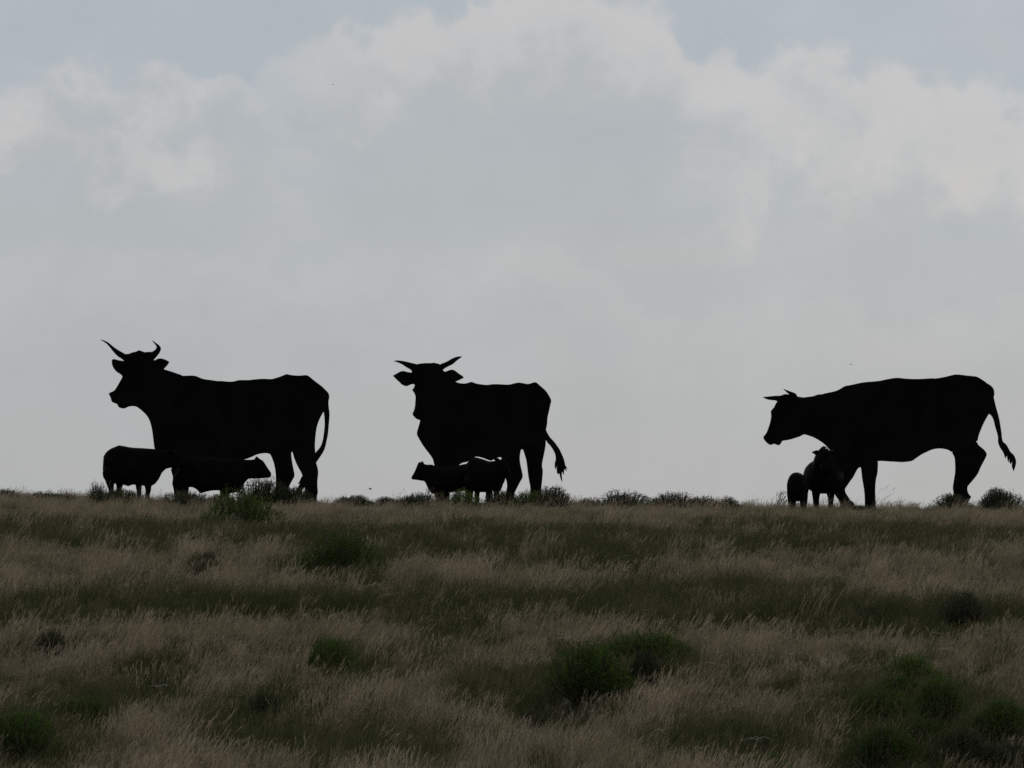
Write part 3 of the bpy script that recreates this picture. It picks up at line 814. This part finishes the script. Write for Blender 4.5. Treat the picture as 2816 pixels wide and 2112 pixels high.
# (x, y, width, height, mesh, greener?, label)
SHRUBS = [
 (-6.45,115.4,1.45,.62,0,0,'broad grey-green shrub on the ridge under the hind legs of the first cutout'),
 (-5.60,94.5,1.40,.80,1,1,'large round green shrub on the slope just below the first cutout'),
 (-5.54,116.2,1.2,.46,2,0,'flat shrub on the ridge at the tail tuft of the first cutout'),
 (-4.29,116.7,.59,.26,3,0,'small low shrub on the skyline right of the first cutout'),
 (.50,115.5,1.1,.46,0,1,'green shrub on the ridge hiding the hind foot of the second cutout'),
 (.97,113.5,.98,.50,2,0,'dark rounded shrub on the ridge, right of the second cutout hind foot'),
 (2.83,116.4,1.33,.44,1,0,'wide dark shrub on the skyline, first one right of the second cutout'),
 (4.02,112.7,1.26,.42,0,0,'wide dark shrub on the skyline, midway between second and third cutout'),
 (5.37,113.4,.69,.31,4,0,'small ragged shrub on the skyline left of the calf'),
 (11.94,112.0,.80,.52,2,0,'tall dark shrub at the right end of the skyline'),
 (12.55,116.0,.86,.50,1,0,'low shrub on the skyline at the right edge of the picture'),
 (11.15,115.2,.95,.42,3,0,'low shrub on the ridge beside the hind foot of the walking cutout'),
 (-10.2,112.3,.41,.50,4,0,'dark ragged weed-like shrub on the ridge under the left bull rump'),
 (-9.9,114.9,1.2,.36,3,0,'low grey-green shrub at the feet of the left bull'),
 (-8.3,115.0,1.3,.38,1,0,'low shrub in front of the legs of the bull under the first cutout'),
 (-1.26,116.2,.83,.43,4,1,'bright green shrub at the feet of the side-on cow'),
 (-.31,115.8,.95,.42,3,0,'shrub at the hind feet of the side-on cow'),
 (-2.3,116.0,.8,.36,4,0,'thin brown shrub at the chest of the side-on cow'),
 (-13.0,117.5,.8,.28,3,0,'low shrub on the skyline at the left edge of the picture'),
 (-3.26,116.1,.71,.26,3,0,'low shrub on the skyline midway between first and second cutout'),
 (-5.61,82.5,.58,.36,4,0,'small lone grey-green shrub in pale grass on the left slope'),
 (-2.97,81.0,1.3,.68,1,1,'broad green shrub on the mid slope below the gap between the first two cutouts'),
 (-2.57,64.7,.98,.60,2,1,'green shrub rising from pale grass left of centre'),
 (.95,62.7,1.12,.80,0,1,'big dark green dome shrub in the middle of the foreground'),
 (1.92,66.2,1.21,.48,1,1,'spreading bright green shrub just behind the big dome shrub'),
 (1.87,63.7,.55,.55,2,0,'narrow shrub against the right side of the big dome shrub'),
 (-1.24,69.6,.75,.36,3,0,'dark shrub in the green band above the centre foreground'),
 (-6.81,67.2,.46,.36,4,0,'small dark shrub at the left edge behind the pale grass crest'),
 (7.14,72.5,.80,.58,2,0,'upright dark green shrub at the right side of the mid slope'),
 (5.61,64.7,.90,.50,0,1,'green shrub in pale grass in the right foreground, uppermost of the cluster'),
 (4.9,60.5,.85,.50,1,1,'green shrub in the right foreground, left of a larger one'),
 (5.65,59.9,.86,.60,2,1,'larger green shrub in the middle of the right foreground cluster'),
 (4.52,56.9,.95,.56,0,1,'low green shrub near the bottom edge, leftmost of the right cluster'),
 (5.66,57.0,.92,.48,3,0,'dark shrub near the bottom edge under the right cluster'),
 (6.2,56.9,.70,.40,1,0,'shrub in the bottom right corner'),
 (-6.07,57.2,1.0,.64,0,1,'bright green shrub in the bottom left corner'),
 (-5.85,61.3,.94,.38,4,1,'low spreading green shrub above the bottom left corner'),
 (-3.31,61.5,.58,.33,3,0,'small dark shrub in the left foreground grass'),
 (3.07,56.7,.85,.34,2,1,'low green shrub at the bottom edge right of centre'),
 (-12.0,116.0,.9,.30,1,0,'low grey-green mound on the skyline, second from the left edge'),
 (-11.2,113.5,.8,.28,2,0,'low mound on the ridge left of the far left bull'),
 (-7.3,113.5,.9,.34,2,0,'low shrub on the ridge under the head of the right-facing bull'),
 (-3.9,115.2,.8,.30,2,0,'low shrub on the ridge left of the low-flying bird'),
 (-2.75,115.4,.9,.30,0,0,'low shrub on the skyline right of the low-flying bird'),
 (1.75,115.2,.9,.34,0,0,'low shrub on the skyline between the second cutout and the wide dark shrubs'),
 (4.75,114.6,.9,.32,1,0,'low shrub touching the right end of the second wide skyline shrub'),
 (8.9,115.5,.9,.24,2,0,'very low shrub on the skyline under the belly of the walking cutout'),
 (5.2,58.4,.85,.42,1,1,'green shrub joining the larger ones in the bottom right cluster'),
 (6.35,58.9,.85,.48,2,1,'green shrub near the right edge of the bottom right cluster'),
 (5.2,62.4,.8,.40,0,1,'pale green shrub at the back of the bottom right cluster'),
 (-6.3,59.4,.9,.40,2,1,'green shrub at the left edge above the bottom left corner'),
 (.27,61.1,.45,.27,3,0,'small dark clump in the foreground below the big dome shrub'),
 (-5.59,72.9,.67,.28,3,0,'low dark shrub in the green band on the left slope'),
 (5.74,72.9,.55,.28,4,0,'small dark shrub left of the upright one on the right slope'),
]


def clear(x, y, f=1.0):
    """true where no shrub takes the ground"""
    ok = np.ones(len(x), bool)
    for sx, sy, w_, *_r in SHRUBS:
        ok &= ((x - sx) / (f * .52 * w_)) ** 2 + ((y - sy + .25 * f) / (f * (.52 * w_ + .4 + .02 * (sy - 60)))) ** 2 > nrg.uniform(.6, 1.1, len(x))
    return ok


def field(n, margin, ylo=45., yhi=127.):
    y = nrg.uniform(ylo, yhi, n * 3)
    half = .1125 * y + margin
    keep = nrg.random(n * 3) < half / (.1125 * yhi + margin)
    y = y[keep][:n]
    x = nrg.uniform(-1, 1, len(y)) * (.1125 * y + margin)
    return x, y


def lay(x, y, kinds, material, name, label, size, leans):
    z = ground(x, y) - .01
    pick = nrg.integers(0, len(kinds), len(x))
    for i, mb in enumerate(kinds):
        s = pick == i
        k = int(s.sum())
        scatter(name, label, mb, np.stack([x[s], y[s], z[s]], 1).tolist(), nrg.normal(0, .6, k), nrg.normal(*leans, k), np.clip(nrg.normal(1, .27, k), .4, 1.7) * size(x[s], y[s]), material)


# small clumps of darker growth spread through the pale grass
CX, CY = field(8200, 8.0, 40.)
CRAD = nrg.uniform(.10, .34, len(CX)) * np.interp(CY, [50, 110], [.9, 1.3])
CELL = {}
for i_ in range(len(CX)):
    CELL.setdefault((int(math.floor(CX[i_])), int(math.floor(CY[i_]))), []).append(i_)


def clumped(x, y):
    o = np.zeros(len(x))
    for n in range(len(x)):
        cx_, cy_ = int(math.floor(x[n])), int(math.floor(y[n]))
        for a in (-1, 0, 1):
            for b in (-1, 0, 1):
                for i_ in CELL.get((cx_ + a, cy_ + b), ()):
                    d = math.hypot(x[n] - CX[i_], (y[n] - CY[i_]) * .7) / CRAD[i_]
                    if d < 1: o[n] = max(o[n], 1 - d * d)
    return o


x, y = field(76000, 8.0, 40.)
G_ = greenness(x, y)
s = nrg.random(len(x)) > np.maximum(G_ * .93, 1.1 * clumped(x, y))
clump = .88 + .22 * np.sin(x * 2.3 + y * 1.4) + .16 * np.sin(x * 5.1 - y * 2.2 + 1)
s &= (nrg.random(len(x)) < np.clip(clump, .2, 1)) & clear(x, y)
dsize = lambda x, y: np.interp(y, [98, 110, 130], [1.0, .62, .62]) * (1 + .22 * np.sin(x * 1.3 + y * .9) + .12 * np.sin(x * 3.1 - y * 1.3))
lay(x[s], y[s], [dry_tuft(.36, 54, .16, .34), dry_tuft(.30, 62, .19, .40), dry_tuft(.41, 44, .14, .46), dry_tuft(.25, 62, .19, .28), dry_tuft(.34, 54, .18, .38), dry_tuft(.30, 58, .22, .5)], M_DRY, 'dry_grass',
    'pale seeding grass bent to the right by the wind', dsize, (.06, .12))
# taller single tufts that stand out against the sky along the crest
x = nrg.uniform(-17, 17, 330); y = nrg.uniform(109, 119, 330)
s = (np.sin(x * 1.7) + np.sin(x * .6 + 1) + nrg.normal(0, .7, len(x))) > 0
lay(x[s], y[s], [dry_tuft(.50, 16, .16, .42), dry_tuft(.42, 12, .12, .3)], M_DRY, 'dry_grass', 'tall pale grass stems standing out along the skyline', lambda x, y: np.ones(len(x)), (.04, .15))
x, y = field(88000, 8.0, 40.)
G_ = greenness(x, y)
s = (nrg.random(len(x)) < .34 + .62 * G_ + .7 * clumped(x, y) + .25 * np.sin(x * 3.3 + 1.7 * np.sin(y * 1.9)) * np.sin(y * 2.3 + x)) & clear(x, y, .62)
lay(x[s], y[s], [green_tuft(.30, 44, .14), green_tuft(.24, 50, .16), green_tuft(.36, 36, .12)], M_GREEN, 'green_grass',
    'dark green grass growing in bands across the slope', lambda x, y: (.72 + .38 * greenness(x, y)) * np.interp(y, [98, 110, 130], [1.0, .75, .75]), (.05, .15))

# the same growth goes on to either side, more thinly drawn
x = nrg.uniform(-48, 48, 30000); y = nrg.uniform(8, 132, 30000)
s = (np.abs(x) > .1125 * y + 7.6) | (y < 40.5)
s &= y > np.abs(x) * .2 + 9
k_ = nrg.random(len(x)) < .6
wide_ = lambda x, y: np.full(len(x), 1.5)
lay(x[s & k_], y[s & k_], [dry_tuft(.30, 60, .32, .4)], M_DRY, 'dry_grass', 'pale grass running on beyond the sides of the view', wide_, (.06, .12))
lay(x[s & ~k_], y[s & ~k_], [green_tuft(.22, 60, .32)], M_GREEN, 'green_grass', 'dark green grass running on beyond the sides of the view', wide_, (.05, .15))

# fallen bleached stalks
mb = MB()
for _ in range(3):
    a = rng.gauss(0, .5); q = Vector((rng.uniform(-.15, .15), rng.uniform(-.1, .1), .16))
    mb.tube([q, q + Vector((.16 * math.cos(a), .16 * math.sin(a), .03)), q + Vector((.30 * math.cos(a), .3 * math.sin(a), -.05))], [.003, .0025, .0012], 4)
x, y = field(260, 2.0, 46, 110)
scatter('fallen_straw', 'bleached broken stalks lying on top of the grass', mb, np.stack([x, y, ground(x, y) + .1], 1).tolist(), nrg.normal(0, .6, len(x)), nrg.normal(0, .15, len(x)),
        nrg.uniform(.35, .9, len(x)), M_STRAW)


# ------------------------------------------------------------------ shrubs
def shrub_meshes(seed, n_twig, per, leaf, tilt):
    """unit shrub (1 m wide, 1 m tall): leaves crowd the outer shell of an uneven dome, bare stems below"""
    r = random.Random(seed)
    fo, st = MB(), MB()
    lobes = [(r.uniform(-.20, .20), r.uniform(-.20, .20), r.uniform(.80, 1.0), r.uniform(.24, .36)) for _ in range(7)]
    for _ in range(n_twig):
        lx, ly, lh, lr = r.choice(lobes)
        a, q = r.uniform(0, 6.283), math.sqrt(r.random())
        tx, ty = lx + lr * q * math.cos(a), ly + lr * q * math.sin(a)
        rr = math.hypot(tx, ty)
        tz = lh * math.sqrt(max(.05, 1 - (q * .88) ** 2)) * (1 - .55 * max(0, rr - .15) / .45) * r.uniform(.92, 1.03)
        tip = Vector((tx, ty, max(.12, tz)))
        base = Vector((tx * .25, ty * .25, 0))
        bend = Vector((tx * .2, ty * .2, .08))
        for k in range(per):
            t = 1 - .70 * r.random() ** 1.5
            p = base.lerp(tip, t) + bend * math.sin(t * math.pi)
            d = ((tip - base).normalized() * tilt + Vector((r.gauss(0, 1), r.gauss(0, 1), r.gauss(.2, .8))).normalized()).normalized()
            w = d.cross(Vector((r.gauss(0, 1), r.gauss(0, 1), r.gauss(0, 1)))).normalized()
            ll = leaf * r.uniform(.6, 1.3)
            n = len(fo.V)
            fo.V += [tuple(p), tuple(p + d * ll * .5 + w * ll * .11), tuple(p + d * ll), tuple(p + d * ll * .5 - w * ll * .11)]
            fo.F.append((n, n + 1, n + 2, n + 3))
        if r.random() < .16:
            st.tube([base * .4, base.lerp(tip, .5) + bend, tip], [.012, .007, .003], 4)
    return fo.build('foliage'), st.build('stems')


BUSH = [shrub_meshes(31 + i, 900, 11, .038, 1.2) for i in range(3)] + [shrub_meshes(61 + i, 620, 10, .046, 1.0) for i in range(2)]
for i, (x, y, w_, h_, k, green, lab) in enumerate(SHRUBS):
    fo, st = BUSH[k]
    z = gz(x, y)
    root = empty('shrub', (x, y, z - .03))
    tag(root, lab, 'shrub', 'shrubs scattered over the slope and along the ridge')
    root.rotation_euler = (0, 0, rng.uniform(0, 6.28))
    sw, sh = (1.62, 1.55) if y > 105 else (1.45, 1.5) if y > 76 else (1.45, 1.24)
    root.scale = (w_ * sw, w_ * sw, h_ * sh)
    f_ = tag(link('foliage', fo, None, root), kind='stuff')
    s_ = tag(link('stems', st, None, root), kind='stuff')
    if not len(fo.materials):
        fo.materials.append(M_SHRUB); st.materials.append(M_TWIG)
    if not green:
        f_.material_slots[0].link = 'OBJECT'; f_.material_slots[0].material = M_SAGE


# ------------------------------------------------------------------ bare twiggy weeds along the skyline
def weed_mesh(seed, n):
    r = random.Random(seed)
    mb = MB(); hd = MB()
    for _ in range(n):
        a = r.uniform(0, 6.28); q = r.uniform(.02, .35)
        tip = Vector((q * math.cos(a) + .12, q * math.sin(a), r.uniform(.6, 1.0)))
        mid = Vector((tip.x * .35, tip.y * .35, tip.z * .5))
        mb.tube([(0, 0, 0), mid, tip], [.011, .008, .004], 4)
        for k in range(5):
            b = mid.lerp(tip, r.uniform(.1, 1))
            e = b + Vector((r.gauss(.04, .07), r.gauss(0, .07), r.uniform(.05, .16)))
            mb.tube([b, e], [.005, .003], 3)
            for _k in range(3):
                p = e + Vector((r.gauss(0, .015), r.gauss(0, .015), r.uniform(-.02, .03)))
                d = Vector((r.gauss(0, 1), r.gauss(0, 1), r.gauss(0, 1))).normalized() * .03
                ww = d.cross(Vector((r.random(), r.random(), r.random()))).normalized() * .011
                n0 = len(hd.V)
                hd.V += [tuple(p - d), tuple(p + ww), tuple(p + d), tuple(p - ww)]; hd.F.append((n0, n0 + 1, n0 + 2, n0 + 3))
    return mb.build('stalks'), hd.build('seed_heads')


WEED = [weed_mesh(5, 9), weed_mesh(8, 6), weed_mesh(9, 13)]
for (px, Y, h_, k, lab) in [
        (2138, 119.0, .55, 2, 'twiggy bare weed on the skyline left of the calf'),
        (1172, 116.0, .48, 2, 'twiggy brown weed at the front feet of the side-on cow'),
        (1246, 116.3, .44, 2, 'bare weed beneath the belly of the side-on cow'),
        (452, 117.0, .30, 0, 'short weed in the gap between the two bulls'),
        (1637, 116.5, .40, 1, 'thin weed with seed heads left of the wide skyline shrubs'),
        (1668, 117.2, .42, 1, 'thin weed standing up just left of the wide skyline shrub'),
        (1788, 117.0, .34, 0, 'pale weed in the gap between the two wide skyline shrubs'),
        (1960, 116.5, .46, 1, 'tall thin weed on the skyline right of the wide shrubs'),
        (2010, 116.2, .36, 0, 'dark leafy weed on the skyline halfway to the calf'),
        (2325, 117.0, .34, 2, 'twiggy weed under the forefoot of the walking cutout'),
        (2470, 117.2, .30, 2, 'faint twiggy weed on the skyline under the walking cutout belly'),
        (275, 115.5, .34, 0, 'dark weed behind the left bull heels'),
        (945, 117.0, .30, 0, 'short weed on the skyline beneath the low-flying bird')]:
    X = at(px, 1390, Y).x
    root = empty('weed', (X, Y, gz(X, Y) - .03))
    tag(root, lab, 'weed', 'bare weeds along the skyline')
    root.rotation_euler = (0, 0, rng.uniform(-.4, .4)); root.scale = (h_ * 1.1, h_ * 1.1, h_ * 1.3)
    a_, b_ = WEED[k]
    tag(link('stalks', a_, M_TWIG, root), kind='stuff'); tag(link('seed_heads', b_, M_TWIG, root), kind='stuff')


# ------------------------------------------------------------------ birds
def bird(label, px, py, Y, size, yaw, flap, bank_):
    p = at(px, py, Y)
    root = empty('bird', p)
    tag(root, label, 'bird', 'small dark birds in flight')
    root.rotation_euler = (bank_, 0, yaw); root.scale = (size,) * 3
    mb = MB()
    mb.tube([(-.5, 0, .02), (-.36, 0, .0), (-.18, 0, -.02), (.05, 0, -.01), (.26, 0, .02), (.38, 0, .05), (.47, 0, .04), (.58, 0, .02)],
            [.03, .06, .11, .135, .10, .085, .06, .008], 10)
    link('body', mb.build('body', True), M_BIRD, root)
    for s_ in (-1, 1):
        V = [(.22, .06 * s_, .05), (-.16, .06 * s_, .04), (.26, .45 * s_, .05 + .3 * flap), (-.14, .42 * s_, .03 + .3 * flap), (-.02, .85 * s_, .75 * flap), (-.22, 1.0 * s_, .85 * flap)]
        V2 = [(a, b, c - .025) for a, b, c in V]
        Fc = [(0, 1, 3, 2), (2, 3, 5, 4)]
        Fc = Fc + [tuple(i + 6 for i in reversed(f)) for f in Fc] + [(0, 2, 8, 6), (2, 4, 10, 8), (4, 5, 11, 10), (5, 3, 9, 11), (3, 1, 7, 9), (1, 0, 6, 7)]
        link('wing', mesh('wing', V + V2, Fc), M_BIRD, root)
    V = [(-.42, -.05, .03), (-.42, .05, .03), (-.85, .14, .02), (-.72, 0, .02), (-.85, -.14, .02)]
    V2 = [(a, b, c - .02) for a, b, c in V]
    Fc = [(0, 1, 2, 3), (0, 3, 4)]
    Fc = Fc + [tuple(i + 5 for i in reversed(f)) for f in Fc] + [(0, 5, 6, 1), (1, 6, 7, 2), (2, 7, 8, 3), (3, 8, 9, 4), (4, 9, 5, 0)]
    link('tail', mesh('tail', V + V2, Fc), M_BIRD, root)
    return root


bird('dark bird flying low over the grass between the first two cutouts', 1018, 1343, 118, .085, R(165), -.55, R(5))
bird('small dark bird in the sky above the back of the walking cutout', 2340, 1002, 150, .075, R(160), .12, R(8))
bird('tiny dark bird high in the sky above the first cutout rump', 915, 233, 170, .065, R(20), .10, R(-6))
bird('faintest bird, a speck below the high one in the left sky', 872, 403, 330, .055, R(30), .2, R(10))
